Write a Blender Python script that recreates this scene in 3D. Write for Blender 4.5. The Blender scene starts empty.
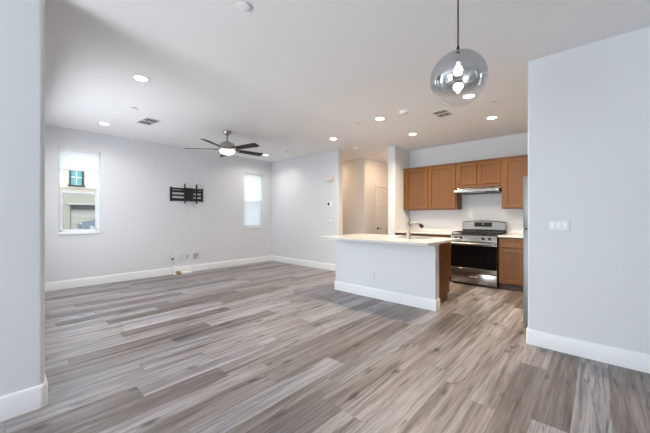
import bpy, bmesh, math, random
from mathutils import Vector, Matrix
random.seed(7)
S = bpy.context.scene
COL = S.collection
PI = math.pi

# ------------------------------------------------------------------ camera
CAM_H = 1.241
F_PX, YAW = 298.6, 42.407
cd = bpy.data.cameras.new('camera'); cam = bpy.data.objects.new('camera', cd); COL.objects.link(cam)
cd.sensor_width = 36.0; cd.lens = F_PX / 650 * 36.0; cd.shift_y = -0.0007
cd.clip_start = 0.05; cd.clip_end = 300
cam.location = (0, 0, CAM_H); cam.rotation_euler = (PI / 2, 0, math.radians(YAW))
S.camera = cam

# ------------------------------------------------------------------ world, sun, fill daylight at the unseen openings, exposure
w = bpy.data.worlds.new('sky'); S.world = w; w.use_nodes = True
nt = w.node_tree; nt.nodes.clear()
wo = nt.nodes.new('ShaderNodeOutputWorld'); bg = nt.nodes.new('ShaderNodeBackground')
tc = nt.nodes.new('ShaderNodeTexCoord'); sep = nt.nodes.new('ShaderNodeSeparateXYZ'); ramp = nt.nodes.new('ShaderNodeValToRGB')
nt.links.new(tc.outputs['Generated'], sep.inputs[0]); nt.links.new(sep.outputs['Z'], ramp.inputs[0])
ramp.color_ramp.elements[0].position = 0.0; ramp.color_ramp.elements[0].color = (0.93, 0.96, 1.0, 1)
ramp.color_ramp.elements[1].position = 0.7; ramp.color_ramp.elements[1].color = (0.62, 0.78, 1.0, 1)
nt.links.new(ramp.outputs[0], bg.inputs[0]); bg.inputs[1].default_value = 2.3
nt.links.new(bg.outputs[0], wo.inputs[0])

def area_light(name, loc, rot, sx, sy, energy, color):
    l = bpy.data.lights.new(name, 'AREA'); l.shape = 'RECTANGLE'; l.size = sx; l.size_y = sy
    l.energy = energy; l.color = color
    o = bpy.data.objects.new(name, l); COL.objects.link(o); o.location = loc; o.rotation_euler = rot
    return o
sl = bpy.data.lights.new('sun', 'SUN'); sl.energy = 0.6; sl.angle = 0.02; sl.color = (1, 0.95, 0.88)
so = bpy.data.objects.new('sun', sl); COL.objects.link(so); so.rotation_euler = (math.radians(20), math.radians(42), 0)
DAY = (0.90, 0.95, 1.0)
area_light('fill_daylight_door', (-1.72, -3.24, 1.2), (math.radians(112), 0, 0), 1.6, 2.3, 100, DAY)  # added fill lamp in the unseen doorway, tilted up to brighten the ceiling
area_light('fill_daylight_window', (-4.8, 0.17, 1.5), (math.radians(80), 0, 0), 2.1, 1.5, 26, DAY)  # added fill lamp at the unseen window, evens out the living room

S.view_settings.view_transform = 'Standard'; S.view_settings.look = 'None'
S.view_settings.gamma = 1.0; S.view_settings.use_curve_mapping = False
S.view_settings.exposure = 0.82
S.cycles.use_denoising = True
S.cycles.max_bounces = 12; S.cycles.glossy_bounces = 8; S.cycles.diffuse_bounces = 5; S.cycles.transparent_max_bounces = 16
S.cycles.sample_clamp_indirect = 4.0
S.cycles.caustics_reflective = False; S.cycles.caustics_refractive = False

# ------------------------------------------------------------------ materials
def new_mat(name):
    m = bpy.data.materials.new(name); m.use_nodes = True
    return m, m.node_tree, m.node_tree.nodes['Principled BSDF']

def mat(name, col, rough=0.5, metal=0.0, spec=0.5, noise=0.0, nscale=20.0, bump=0.0, bscale=200.0, stretch=None, coat=0.0):
    m, t, b = new_mat(name)
    b.inputs['Base Color'].default_value = (*col, 1); b.inputs['Roughness'].default_value = rough
    b.inputs['Metallic'].default_value = metal; b.inputs['Specular IOR Level'].default_value = spec
    b.inputs['Coat Weight'].default_value = coat
    c = t.nodes.new('ShaderNodeTexCoord'); mp = t.nodes.new('ShaderNodeMapping')
    t.links.new(c.outputs['Object'], mp.inputs[0])
    if stretch: mp.inputs['Scale'].default_value = stretch
    if noise:
        n = t.nodes.new('ShaderNodeTexNoise'); n.inputs['Scale'].default_value = nscale; n.inputs['Detail'].default_value = 6
        t.links.new(mp.outputs[0], n.inputs['Vector'])
        r = t.nodes.new('ShaderNodeValToRGB')
        r.color_ramp.elements[0].position = 0.3; r.color_ramp.elements[1].position = 0.7
        r.color_ramp.elements[0].color = (*[x * (1 - noise) for x in col], 1)
        r.color_ramp.elements[1].color = (*[min(1, x * (1 + noise)) for x in col], 1)
        t.links.new(n.outputs['Fac'], r.inputs[0]); t.links.new(r.outputs[0], b.inputs['Base Color'])
    if bump:
        n2 = t.nodes.new('ShaderNodeTexNoise'); n2.inputs['Scale'].default_value = bscale; n2.inputs['Detail'].default_value = 3
        t.links.new(mp.outputs[0], n2.inputs['Vector'])
        bp = t.nodes.new('ShaderNodeBump'); bp.inputs['Strength'].default_value = bump; bp.inputs['Distance'].default_value = 0.002
        t.links.new(n2.outputs['Fac'], bp.inputs['Height']); t.links.new(bp.outputs[0], b.inputs['Normal'])
    return m

def emis(name, col, strength):
    m = bpy.data.materials.new(name); m.use_nodes = True; t = m.node_tree; t.nodes.clear()
    o = t.nodes.new('ShaderNodeOutputMaterial'); e = t.nodes.new('ShaderNodeEmission')
    e.inputs[0].default_value = (*col, 1); e.inputs[1].default_value = strength
    t.links.new(e.outputs[0], o.inputs[0]); return m

def glass_mat(name, tint=(1, 1, 1), gloss=0.08, diffuse=None, dfac=0.0):
    m = bpy.data.materials.new(name); m.use_nodes = True; t = m.node_tree; t.nodes.clear()
    o = t.nodes.new('ShaderNodeOutputMaterial'); tr = t.nodes.new('ShaderNodeBsdfTransparent'); tr.inputs[0].default_value = (*tint, 1)
    g = t.nodes.new('ShaderNodeBsdfGlossy'); g.inputs['Roughness'].default_value = 0.02
    mx = t.nodes.new('ShaderNodeMixShader'); mx.inputs[0].default_value = gloss
    t.links.new(tr.outputs[0], mx.inputs[1]); t.links.new(g.outputs[0], mx.inputs[2])
    last = mx
    if diffuse:
        d = t.nodes.new('ShaderNodeBsdfDiffuse'); d.inputs[0].default_value = (*diffuse, 1)
        m2 = t.nodes.new('ShaderNodeMixShader'); m2.inputs[0].default_value = dfac
        t.links.new(mx.outputs[0], m2.inputs[1]); t.links.new(d.outputs[0], m2.inputs[2]); last = m2
    t.links.new(last.outputs[0], o.inputs[0]); return m

def translucent_mat(name, col, fac):
    m = bpy.data.materials.new(name); m.use_nodes = True; t = m.node_tree; t.nodes.clear()
    o = t.nodes.new('ShaderNodeOutputMaterial'); d = t.nodes.new('ShaderNodeBsdfDiffuse'); tr = t.nodes.new('ShaderNodeBsdfTranslucent')
    d.inputs[0].default_value = (*col, 1); tr.inputs[0].default_value = (*col, 1)
    # fine horizontal pleats
    c = t.nodes.new('ShaderNodeTexCoord'); wv = t.nodes.new('ShaderNodeTexWave'); wv.wave_type = 'BANDS'; wv.bands_direction = 'Z'
    wv.inputs['Scale'].default_value = 16; bp = t.nodes.new('ShaderNodeBump'); bp.inputs['Strength'].default_value = 0.15
    t.links.new(c.outputs['Object'], wv.inputs[0]); t.links.new(wv.outputs['Fac'], bp.inputs['Height'])
    t.links.new(bp.outputs[0], d.inputs['Normal'])
    mx = t.nodes.new('ShaderNodeMixShader'); mx.inputs[0].default_value = fac
    t.links.new(d.outputs[0], mx.inputs[1]); t.links.new(tr.outputs[0], mx.inputs[2]); t.links.new(mx.outputs[0], o.inputs[0]); return m

def wood(name, a, b_, scale=(14, 14, 1.2), rough=0.38):
    m, t, b = new_mat(name)
    c = t.nodes.new('ShaderNodeTexCoord'); mp = t.nodes.new('ShaderNodeMapping'); mp.inputs['Scale'].default_value = scale
    t.links.new(c.outputs['Object'], mp.inputs[0])
    n = t.nodes.new('ShaderNodeTexNoise'); n.inputs['Scale'].default_value = 4; n.inputs['Detail'].default_value = 8; n.inputs['Distortion'].default_value = 0.6
    t.links.new(mp.outputs[0], n.inputs['Vector'])
    r = t.nodes.new('ShaderNodeValToRGB'); r.color_ramp.elements[0].position = 0.32; r.color_ramp.elements[1].position = 0.7
    r.color_ramp.elements[0].color = (*a, 1); r.color_ramp.elements[1].color = (*b_, 1)
    t.links.new(n.outputs['Fac'], r.inputs[0]); t.links.new(r.outputs[0], b.inputs['Base Color'])
    b.inputs['Roughness'].default_value = rough; b.inputs['Specular IOR Level'].default_value = 0.28
    return m

def plank_floor(name):
    m, t, b = new_mat(name); L = t.links.new
    def nd(k, **kw):
        n = t.nodes.new(k)
        for a, v in kw.items(): setattr(n, a, v)
        return n
    def math_(op, a, bb=None):
        n = nd('ShaderNodeMath', operation=op)
        if isinstance(a, (int, float)): n.inputs[0].default_value = a
        else: L(a, n.inputs[0])
        if bb is not None:
            if isinstance(bb, (int, float)): n.inputs[1].default_value = bb
            else: L(bb, n.inputs[1])
        return n.outputs[0]
    c = nd('ShaderNodeTexCoord'); sp = nd('ShaderNodeSeparateXYZ'); L(c.outputs['Object'], sp.inputs[0])
    W, LEN = 0.182, 1.22
    xs = math_('DIVIDE', math_('ADD', sp.outputs['X'], 0.118), W); row = math_('FLOOR', xs); fx = math_('FRACT', xs)
    wn = nd('ShaderNodeTexWhiteNoise', noise_dimensions='1D'); L(row, wn.inputs['W'])
    ys = math_('ADD', math_('DIVIDE', sp.outputs['Y'], LEN), math_('MULTIPLY', wn.outputs['Value'], 7.3))
    pl = math_('FLOOR', ys); fy = math_('FRACT', ys)
    cx = nd('ShaderNodeCombineXYZ'); L(row, cx.inputs[0]); L(pl, cx.inputs[1])
    pid = nd('ShaderNodeTexWhiteNoise', noise_dimensions='3D'); L(cx.outputs[0], pid.inputs['Vector'])
    tone = nd('ShaderNodeValToRGB'); tone.color_ramp.interpolation = 'LINEAR'
    els = tone.color_ramp.elements
    els[0].position = 0.0; els[0].color = (0.175, 0.168, 0.172, 1)
    els[1].position = 1.0; els[1].color = (0.385, 0.372, 0.385, 1)
    for p, col in ((0.12, (0.185, 0.158, 0.145, 1)), (0.24, (0.250, 0.224, 0.214, 1)), (0.38, (0.300, 0.280, 0.279, 1)), (0.60, (0.325, 0.300, 0.296, 1)), (0.8, (0.315, 0.310, 0.325, 1))):
        e = els.new(p); e.color = col
    L(pid.outputs['Value'], tone.inputs[0])
    # grain: long streaks, shifted for each plank
    gv = nd('ShaderNodeCombineXYZ'); L(math_('MULTIPLY', sp.outputs['X'], 60), gv.inputs[0])
    L(math_('MULTIPLY', sp.outputs['Y'], 2.4), gv.inputs[1]); L(math_('MULTIPLY', pid.outputs['Value'], 57), gv.inputs[2])
    n1 = nd('ShaderNodeTexNoise'); n1.inputs['Scale'].default_value = 1.0; n1.inputs['Detail'].default_value = 9; n1.inputs['Roughness'].default_value = 0.62; n1.inputs['Distortion'].default_value = 0.8
    L(gv.outputs[0], n1.inputs['Vector'])
    r1 = nd('ShaderNodeValToRGB'); r1.color_ramp.elements[0].position = 0.34; r1.color_ramp.elements[0].color = (0.55, 0.53, 0.52, 1)
    r1.color_ramp.elements[1].position = 0.60; r1.color_ramp.elements[1].color = (1.0, 1.0, 1.0, 1)
    L(n1.outputs['Fac'], r1.inputs[0])
    mul = nd('ShaderNodeMix', data_type='RGBA', blend_type='MULTIPLY'); mul.inputs['Factor'].default_value = 1
    L(tone.outputs[0], mul.inputs['A']); L(r1.outputs[0], mul.inputs['B'])
    # knots and darker cracks
    kv = nd('ShaderNodeCombineXYZ'); L(math_('MULTIPLY', sp.outputs['X'], 13), kv.inputs[0]); L(math_('MULTIPLY', sp.outputs['Y'], 1.3), kv.inputs[1]); L(math_('MULTIPLY', pid.outputs['Value'], 31), kv.inputs[2])
    n2 = nd('ShaderNodeTexNoise'); n2.inputs['Scale'].default_value = 1.0; n2.inputs['Detail'].default_value = 5; n2.inputs['Distortion'].default_value = 1.5
    L(kv.outputs[0], n2.inputs['Vector'])
    r2 = nd('ShaderNodeValToRGB'); r2.color_ramp.elements[0].position = 0.30; r2.color_ramp.elements[0].color = (0.34, 0.32, 0.31, 1)
    r2.color_ramp.elements[1].position = 0.40; r2.color_ramp.elements[1].color = (1, 1, 1, 1)
    L(n2.outputs['Fac'], r2.inputs[0])
    mul2 = nd('ShaderNodeMix', data_type='RGBA', blend_type='MULTIPLY'); mul2.inputs['Factor'].default_value = 1
    L(mul.outputs['Result'], mul2.inputs['A']); L(r2.outputs[0], mul2.inputs['B'])
    # broad darker heartwood streaks inside a plank
    bv = nd('ShaderNodeCombineXYZ'); L(math_('MULTIPLY', sp.outputs['X'], 17), bv.inputs[0]); L(math_('MULTIPLY', sp.outputs['Y'], 0.7), bv.inputs[1]); L(math_('MULTIPLY', pid.outputs['Value'], 83), bv.inputs[2])
    nb = nd('ShaderNodeTexNoise'); nb.inputs['Scale'].default_value = 1.0; nb.inputs['Detail'].default_value = 7; nb.inputs['Roughness'].default_value = 0.65; nb.inputs['Distortion'].default_value = 0.5; L(bv.outputs[0], nb.inputs['Vector'])
    rb = nd('ShaderNodeValToRGB'); rb.color_ramp.elements[0].position = 0.36; rb.color_ramp.elements[0].color = (0.55, 0.515, 0.50, 1)
    rb.color_ramp.elements[1].position = 0.56; rb.color_ramp.elements[1].color = (1.17, 1.165, 1.18, 1); L(nb.outputs['Fac'], rb.inputs[0])
    mulb = nd('ShaderNodeMix', data_type='RGBA', blend_type='MULTIPLY'); mulb.inputs['Factor'].default_value = 1
    L(mul2.outputs['Result'], mulb.inputs['A']); L(rb.outputs[0], mulb.inputs['B']); mul2 = mulb
    # round knots
    vv = nd('ShaderNodeCombineXYZ'); L(math_('MULTIPLY', sp.outputs['X'], 5.5), vv.inputs[0]); L(math_('MULTIPLY', sp.outputs['Y'], 2.2), vv.inputs[1]); L(math_('MULTIPLY', pid.outputs['Value'], 19), vv.inputs[2])
    nw = nd('ShaderNodeTexNoise'); nw.inputs['Scale'].default_value = 3.0; L(vv.outputs[0], nw.inputs['Vector'])
    wv = nd('ShaderNodeMix', data_type='RGBA', blend_type='LINEAR_LIGHT'); wv.inputs['Factor'].default_value = 0.10; L(vv.outputs[0], wv.inputs['A']); L(nw.outputs['Color'], wv.inputs['B'])
    vo = nd('ShaderNodeTexVoronoi', voronoi_dimensions='3D'); vo.inputs['Scale'].default_value = 1.0; L(wv.outputs['Result'], vo.inputs['Vector'])
    r3 = nd('ShaderNodeValToRGB'); r3.color_ramp.elements[0].position = 0.06; r3.color_ramp.elements[0].color = (0.38, 0.34, 0.32, 1)
    r3.color_ramp.elements[1].position = 0.17; r3.color_ramp.elements[1].color = (1, 1, 1, 1); L(vo.outputs['Distance'], r3.inputs[0])
    mulk = nd('ShaderNodeMix', data_type='RGBA', blend_type='MULTIPLY'); mulk.inputs['Factor'].default_value = 1
    L(mul2.outputs['Result'], mulk.inputs['A']); L(r3.outputs[0], mulk.inputs['B']); mul2 = mulk
    # seams
    ex = math_('MULTIPLY', math_('MINIMUM', fx, math_('SUBTRACT', 1, fx)), W)
    ey = math_('MULTIPLY', math_('MINIMUM', fy, math_('SUBTRACT', 1, fy)), LEN)
    ed = math_('MINIMUM', ex, ey)
    sm = nd('ShaderNodeMapRange'); L(ed, sm.inputs['Value']); sm.inputs['From Min'].default_value = 0.0004; sm.inputs['From Max'].default_value = 0.0022
    sm.inputs['To Min'].default_value = 0.5; sm.inputs['To Max'].default_value = 1.0
    mul3 = nd('ShaderNodeMix', data_type='RGBA', blend_type='MULTIPLY'); mul3.inputs['Factor'].default_value = 1
    L(mul2.outputs['Result'], mul3.inputs['A']); L(sm.outputs[0], mul3.inputs['B'])
    L(mul3.outputs['Result'], b.inputs['Base Color'])
    rr = nd('ShaderNodeMapRange'); L(n1.outputs['Fac'], rr.inputs['Value']); rr.inputs['To Min'].default_value = 0.30; rr.inputs['To Max'].default_value = 0.46
    L(rr.outputs[0], b.inputs['Roughness']); b.inputs['Specular IOR Level'].default_value = 0.5
    bp = nd('ShaderNodeBump'); bp.inputs['Strength'].default_value = 0.12; bp.inputs['Distance'].default_value = 0.002
    L(math_('MULTIPLY', n1.outputs['Fac'], sm.outputs[0]), bp.inputs['Height']); L(bp.outputs[0], b.inputs['Normal'])
    return m

def globe_mat(name):
    m = bpy.data.materials.new(name); m.use_nodes = True; t = m.node_tree; t.nodes.clear(); L = t.links.new
    o = t.nodes.new('ShaderNodeOutputMaterial'); tr = t.nodes.new('ShaderNodeBsdfTransparent'); tr.inputs[0].default_value = (0.97, 0.98, 0.98, 1)
    g = t.nodes.new('ShaderNodeBsdfGlossy'); g.inputs['Roughness'].default_value = 0.01; g.inputs[0].default_value = (1, 1, 1, 1)
    lw = t.nodes.new('ShaderNodeLayerWeight'); lw.inputs['Blend'].default_value = 0.5
    clear = t.nodes.new('ShaderNodeMixShader'); pw = t.nodes.new('ShaderNodeMath'); pw.operation = 'POWER'; pw.inputs[1].default_value = 4; L(lw.outputs['Facing'], pw.inputs[0]); ml = t.nodes.new('ShaderNodeMath'); ml.operation = 'MULTIPLY_ADD'; ml.inputs[1].default_value = 0.6; ml.inputs[2].default_value = 0.04; L(pw.outputs[0], ml.inputs[0]); L(ml.outputs[0], clear.inputs[0]); L(tr.outputs[0], clear.inputs[1]); L(g.outputs[0], clear.inputs[2])
    mir = t.nodes.new('ShaderNodeBsdfGlossy'); mir.inputs['Roughness'].default_value = 0.03; mir.inputs[0].default_value = (0.60, 0.61, 0.62, 1)
    c = t.nodes.new('ShaderNodeTexCoord'); sp = t.nodes.new('ShaderNodeSeparateXYZ'); L(c.outputs['Object'], sp.inputs[0])
    mr = t.nodes.new('ShaderNodeMapRange'); mr.interpolation_type = 'SMOOTHSTEP'; L(sp.outputs['Z'], mr.inputs['Value'])
    mr.inputs['From Min'].default_value = -0.06; mr.inputs['From Max'].default_value = 0.015; mr.inputs['To Min'].default_value = 0.02; mr.inputs['To Max'].default_value = 0.86
    mx = t.nodes.new('ShaderNodeMixShader'); L(mr.outputs[0], mx.inputs[0]); L(clear.outputs[0], mx.inputs[1]); L(mir.outputs[0], mx.inputs[2])
    painted_rim = t.nodes.new('ShaderNodeBsdfDiffuse'); painted_rim.inputs[0].default_value = (0.9, 0.9, 0.9, 1)  # white mixed in at grazing angles imitates the bright refraction at the rim
    p8 = t.nodes.new('ShaderNodeMath'); p8.operation = 'POWER'; p8.inputs[1].default_value = 9; L(lw.outputs['Facing'], p8.inputs[0])
    m8 = t.nodes.new('ShaderNodeMath'); m8.operation = 'MULTIPLY'; m8.inputs[1].default_value = 0.85; L(p8.outputs[0], m8.inputs[0])
    m9 = t.nodes.new('ShaderNodeMix'); L(mr.outputs[0], m9.inputs['Factor']); L(m8.outputs[0], m9.inputs['A']); m9.inputs['B'].default_value = 0.0
    fin = t.nodes.new('ShaderNodeMixShader'); L(m9.outputs['Result'], fin.inputs[0]); L(mx.outputs[0], fin.inputs[1]); L(painted_rim.outputs[0], fin.inputs[2])
    L(fin.outputs[0], o.inputs[0]); return m

WALL = mat('wall_paint', (0.70, 0.715, 0.74), 0.75, spec=0.25, bump=0.06, bscale=120)
HALLWALL = WALL
CEIL = mat('ceiling_paint', (0.90, 0.90, 0.905), 0.85, spec=0.15, bump=0.05, bscale=90)
TRIM = mat('white_trim', (0.80, 0.81, 0.825), 0.4)
WHITE = mat('white_plastic', (0.82, 0.82, 0.82), 0.35)
GREYW = mat('plate_plastic', (0.62, 0.63, 0.65), 0.35)
FLOOR = plank_floor('vinyl_planks')
WOOD = wood('cabinet_wood', (0.150, 0.060, 0.015), (0.210, 0.088, 0.023))
WOODP = wood('cabinet_panel_wood', (0.122, 0.050, 0.014), (0.178, 0.076, 0.021))  # panels kept darker than the frames so the frames stand out
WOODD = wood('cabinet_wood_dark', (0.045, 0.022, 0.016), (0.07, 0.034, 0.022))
STEEL = mat('stainless', (0.37, 0.355, 0.335), 0.22, 1.0, noise=0.04, nscale=6, stretch=(1, 1, 60))
NICKEL = mat('brushed_nickel', (0.40, 0.385, 0.37), 0.3, 1.0)
CHROME = mat('chrome', (0.78, 0.78, 0.8), 0.12, 1.0)
BLACK = mat('black_enamel', (0.010, 0.010, 0.011), 0.25)
BLACKM = mat('black_metal', (0.012, 0.012, 0.014), 0.45)
BGLASS = mat('oven_glass', (0.004, 0.004, 0.005), 0.08, spec=0.25)
IRON = mat('cast_iron', (0.013, 0.013, 0.013), 0.55)
QUARTZ = mat('white_quartz', (0.63, 0.62, 0.61), 0.14, noise=0.03, nscale=8)
BLADE = wood('fan_blade', (0.014, 0.010, 0.009), (0.028, 0.020, 0.017), (3, 3, 30), 0.5)
GLASS = glass_mat('window_glass', (0.97, 0.99, 0.99), 0.06)
SCREEN = glass_mat('insect_screen', (0.97, 0.99, 0.99), 0.0, (0.22, 0.22, 0.23), 0.14)
SHADE = translucent_mat('cellular_shade', (0.90, 0.90, 0.90), 0.5)
GLOBE = globe_mat('mirror_fade_glass')
VENTD = mat('vent_dark', (0.06, 0.06, 0.065), 0.7)
DARKG = mat('shadow_gap', (0.10, 0.10, 0.10), 0.8)
LAMPW = emis('lamp_cool', (1.0, 0.97, 0.92), 9.0)
LAMPH = emis('lamp_warm', (1.0, 0.93, 0.82), 9.0)
FANGL = emis('fan_glow', (1.0, 0.92, 0.82), 2.2)
BULB = emis('bulb_glow', (1.0, 0.96, 0.9), 6.0)
STUCCO = mat('stucco', (0.42, 0.365, 0.28), 0.9, noise=0.06, nscale=2, bump=0.2, bscale=20)
STUCCOW = mat('stucco_pale', (0.54, 0.49, 0.40), 0.9, noise=0.05, nscale=2, bump=0.2, bscale=20)
GARD = mat('garage_door', (0.50, 0.45, 0.37), 0.7)
BROWN = mat('dark_brown', (0.05, 0.04, 0.034), 0.85, spec=0.2)
TEAL = mat('teal_glass', (0.08, 0.32, 0.32), 0.1)
ASPH = mat('pavement', (0.22, 0.215, 0.20), 0.9, noise=0.1, nscale=3)
CARP = mat('car_paint', (0.12, 0.135, 0.16), 0.3, 0.3, coat=0.6)
CARG = mat('car_glass', (0.02, 0.025, 0.03), 0.08)
TYRE = mat('tyre', (0.015, 0.015, 0.015), 0.8)
FRIDGE = mat('fridge_finish', (0.24, 0.245, 0.25), 0.42, 0.4)
TAN = mat('tan_wood', (0.42, 0.27, 0.14), 0.7)
BEIGEP = mat('beige_plastic', (0.68, 0.64, 0.58), 0.5)
CABLE = mat('grey_cable', (0.55, 0.55, 0.55), 0.5)
DISPLAY = mat('display', (0.012, 0.010, 0.009), 0.12)

# ------------------------------------------------------------------ builders
ORIG = {}
def BM(): return bmesh.new()
def box(bm, x0, x1, y0, y1, z0, z1, bev=0.0, seg=2):
    r = bmesh.ops.create_cube(bm, size=1.0)
    M = Matrix.Translation(((x0 + x1) / 2, (y0 + y1) / 2, (z0 + z1) / 2)) @ Matrix.Diagonal((abs(x1 - x0), abs(y1 - y0), abs(z1 - z0), 1))
    bmesh.ops.transform(bm, matrix=M, verts=r['verts'])
    if bev:
        es = list({e for v in r['verts'] for e in v.link_edges})
        bmesh.ops.bevel(bm, geom=es, offset=bev, segments=seg, profile=0.5, affect='EDGES')
    return bm
def cyl(bm, p0, p1, r0, r1=None, seg=24, caps=True):
    p0, p1 = Vector(p0), Vector(p1); d = p1 - p0
    q = Vector((0, 0, 1)).rotation_difference(d.normalized()).to_matrix().to_4x4()
    bmesh.ops.create_cone(bm, cap_ends=caps, segments=seg, radius1=r0, radius2=r0 if r1 is None else r1, depth=d.length,
                          matrix=Matrix.Translation((p0 + p1) / 2) @ q)
    return bm
def lathe(bm, c, prof, seg=40):
    rings = []
    for r, z in prof:
        if r < 1e-5: rings.append([bm.verts.new((c[0], c[1], c[2] + z))])
        else: rings.append([bm.verts.new((c[0] + r * math.cos(2 * PI * k / seg), c[1] + r * math.sin(2 * PI * k / seg), c[2] + z)) for k in range(seg)])
    for a, b in zip(rings, rings[1:]):
        for k in range(seg):
            k2 = (k + 1) % seg
            vs = ([a[0]] if len(a) == 1 else [a[k], a[k2]]) + ([b[0]] if len(b) == 1 else [b[k2], b[k]])
            if len(vs) > 2: bm.faces.new(vs)
    return bm
def tube(bm, pts, r, seg=10):
    pts = [Vector(p) for p in pts]; rings = []
    for i, p in enumerate(pts):
        d = (pts[min(i + 1, len(pts) - 1)] - pts[max(i - 1, 0)]).normalized()
        up = Vector((0, 0, 1)) if abs(d.z) < 0.95 else Vector((1, 0, 0))
        a = d.cross(up).normalized(); b = d.cross(a)
        rr = r[i] if isinstance(r, (list, tuple)) else r
        rings.append([bm.verts.new(p + rr * (a * math.cos(2 * PI * k / seg) + b * math.sin(2 * PI * k / seg))) for k in range(seg)])
    for a, b in zip(rings, rings[1:]):
        for k in range(seg): bm.faces.new((a[k], a[(k + 1) % seg], b[(k + 1) % seg], b[k]))
    bm.faces.new(rings[0][::-1]); bm.faces.new(rings[-1])
    return bm
def prism(bm, poly, z0, z1):
    lo = [bm.verts.new((x, y, z0)) for x, y in poly]; hi = [bm.verts.new((x, y, z1)) for x, y in poly]
    n = len(poly)
    for k in range(n): bm.faces.new((lo[k], lo[(k + 1) % n], hi[(k + 1) % n], hi[k]))
    bm.faces.new(lo[::-1]); bm.faces.new(hi)
    return bm
def extrude_profile(bm, prof, axis, a0, a1):
    """closed 2-D outline swept straight along one axis: axis 'x' takes (y,z) points, 'y' takes (x,z)"""
    def P(u, v, a): return (a, u, v) if axis == 'x' else (u, a, v)
    lo = [bm.verts.new(P(u, v, a0)) for u, v in prof]; hi = [bm.verts.new(P(u, v, a1)) for u, v in prof]
    n = len(prof)
    for k in range(n): bm.faces.new((lo[k], lo[(k + 1) % n], hi[(k + 1) % n], hi[k]))
    bm.faces.new(lo[::-1]); bm.faces.new(hi)
    return bm
def rounded(poly, radii, seg=6):
    out = []; n = len(poly)
    for i, p in enumerate(poly):
        r = radii[i]
        if not r: out.append(p); continue
        P, A, B = Vector(p), Vector(poly[i - 1]), Vector(poly[(i + 1) % n])
        a = (A - P).normalized(); b = (B - P).normalized(); c = P + a * r + b * r
        s = P + a * r - c; e = P + b * r - c
        for k in range(seg + 1):
            t = k / seg * PI / 2
            v = c + s * math.cos(t) + e * math.sin(t); out.append((v.x, v.y))
    return out
def sweep(bm, path, h=0.145, t=0.016, side=1):
    """baseboard moulding along a floor path; side=1 grows to the left of travel"""
    prof = [(0, 0), (t, 0), (t, h - 0.02), (t * 0.75, h - 0.008), (t * 0.45, h), (0, h)]
    P = [Vector(p) for p in path]; rings = []
    for i, p in enumerate(P):
        ns = []
        if i > 0: d = (p - P[i - 1]).normalized(); ns.append(Vector((-d.y, d.x)) * side)
        if i < len(P) - 1: d = (P[i + 1] - p).normalized(); ns.append(Vector((-d.y, d.x)) * side)
        n = sum(ns, Vector((0, 0))).normalized(); k = 1 / max(0.3, n.dot(ns[0]))
        rings.append([bm.verts.new((p.x + n.x * u * k, p.y + n.y * u * k, v)) for u, v in prof])
    m = len(prof)
    for a, b in zip(rings, rings[1:]):
        for k in range(m): bm.faces.new((a[k], a[(k + 1) % m], b[(k + 1) % m], b[k]))
    bm.faces.new(rings[0]); bm.faces.new(rings[-1][::-1])
    return bm
def obj(name, bm, m, parent=None, loc=None, ang=35):
    base = Vector(ORIG.get(parent.name, (0, 0, 0))) if parent else Vector(loc or (0, 0, 0))
    bmesh.ops.recalc_face_normals(bm, faces=bm.faces)
    bmesh.ops.translate(bm, verts=bm.verts, vec=-base)
    me = bpy.data.meshes.new(name); bm.to_mesh(me); bm.free()
    me.polygons.foreach_set('use_smooth', [True] * len(me.polygons)); me.set_sharp_from_angle(angle=math.radians(ang))
    me.materials.append(m)
    o = bpy.data.objects.new(name, me); COL.objects.link(o)
    if parent: o.parent = parent
    else: o.location = base
    ORIG[o.name] = tuple(base)
    return o
def tag(o, label, cat, group=None):
    o['label'] = label; o['category'] = cat
    if group: o['group'] = group
    return o
def thing(name, label, cat, loc, group=None):
    o = bpy.data.objects.new(name, None); COL.objects.link(o); o.location = loc; o.empty_display_size = 0.1
    ORIG[o.name] = tuple(loc); return tag(o, label, cat, group)
def struct(name, bm, m, parent=None):
    o = obj(name, bm, m, parent)
    if not parent: o['kind'] = 'structure'
    return o
def dup(root, loc, label):
    def cp(o, par):
        c = o.copy(); COL.objects.link(c)
        if par: c.parent = par
        for ch in list(o.children): cp(ch, c)
        return c
    r = cp(root, None); r.location = loc; r['label'] = label
    return r

# ------------------------------------------------------------------ room shell
H = 2.743
XW, YB, YR, XR = -6.703, 5.147, 3.476, -0.505
XE, YK, XK, YC, YH, XH = -4.308, 6.41, -3.20, 5.713, 6.367, -4.438
XL, YL = -2.674, 0.209
EAST, SOUTH, KE = 2.6, -3.2, 0.24

struct('floor', box(BM(), -7.0, 2.75, -3.35, 10.3, -0.12, 0.0), FLOOR)
struct('ceiling', box(BM(), -7.0, 2.75, -3.35, 10.3, H, H + 0.2), CEIL)

def wall_with_holes(bm, axis, c0, c1, a0, a1, z0, z1, holes):
    """a slab between c0..c1 across its thickness, a0..a1 along its length, with rectangular openings"""
    cuts = sorted({a0, a1, *[h[0] for h in holes], *[h[1] for h in holes]})
    for s, e in zip(cuts, cuts[1:]):
        hs = [h for h in holes if h[0] <= s + 1e-6 and h[1] >= e - 1e-6]
        spans = [(z0, z1)]
        if hs: spans = [(z0, hs[0][2]), (hs[0][3], z1)]
        for u, v in spans:
            if v - u < 1e-4: continue
            if axis == 'y': box(bm, c0, c1, s, e, u, v)
            else: box(bm, s, e, c0, c1, u, v)
    return bm
WIN1 = (0.683, 1.262, 0.945, 2.41); WIN2 = (4.253, 4.838, 0.945, 2.362)
struct('wall_west', wall_with_holes(BM(), 'y', XW - 0.16, XW, YL, 10.15, 0, H, [WIN1, WIN2]), WALL)
R = 0.022
struct('wall_north', prism(BM(), rounded([(XW, YB), (XE, YB), (XE, YB + 0.18), (XW, YB + 0.18)], [0, R, R, 0]), 0, H), WALL)
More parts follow.
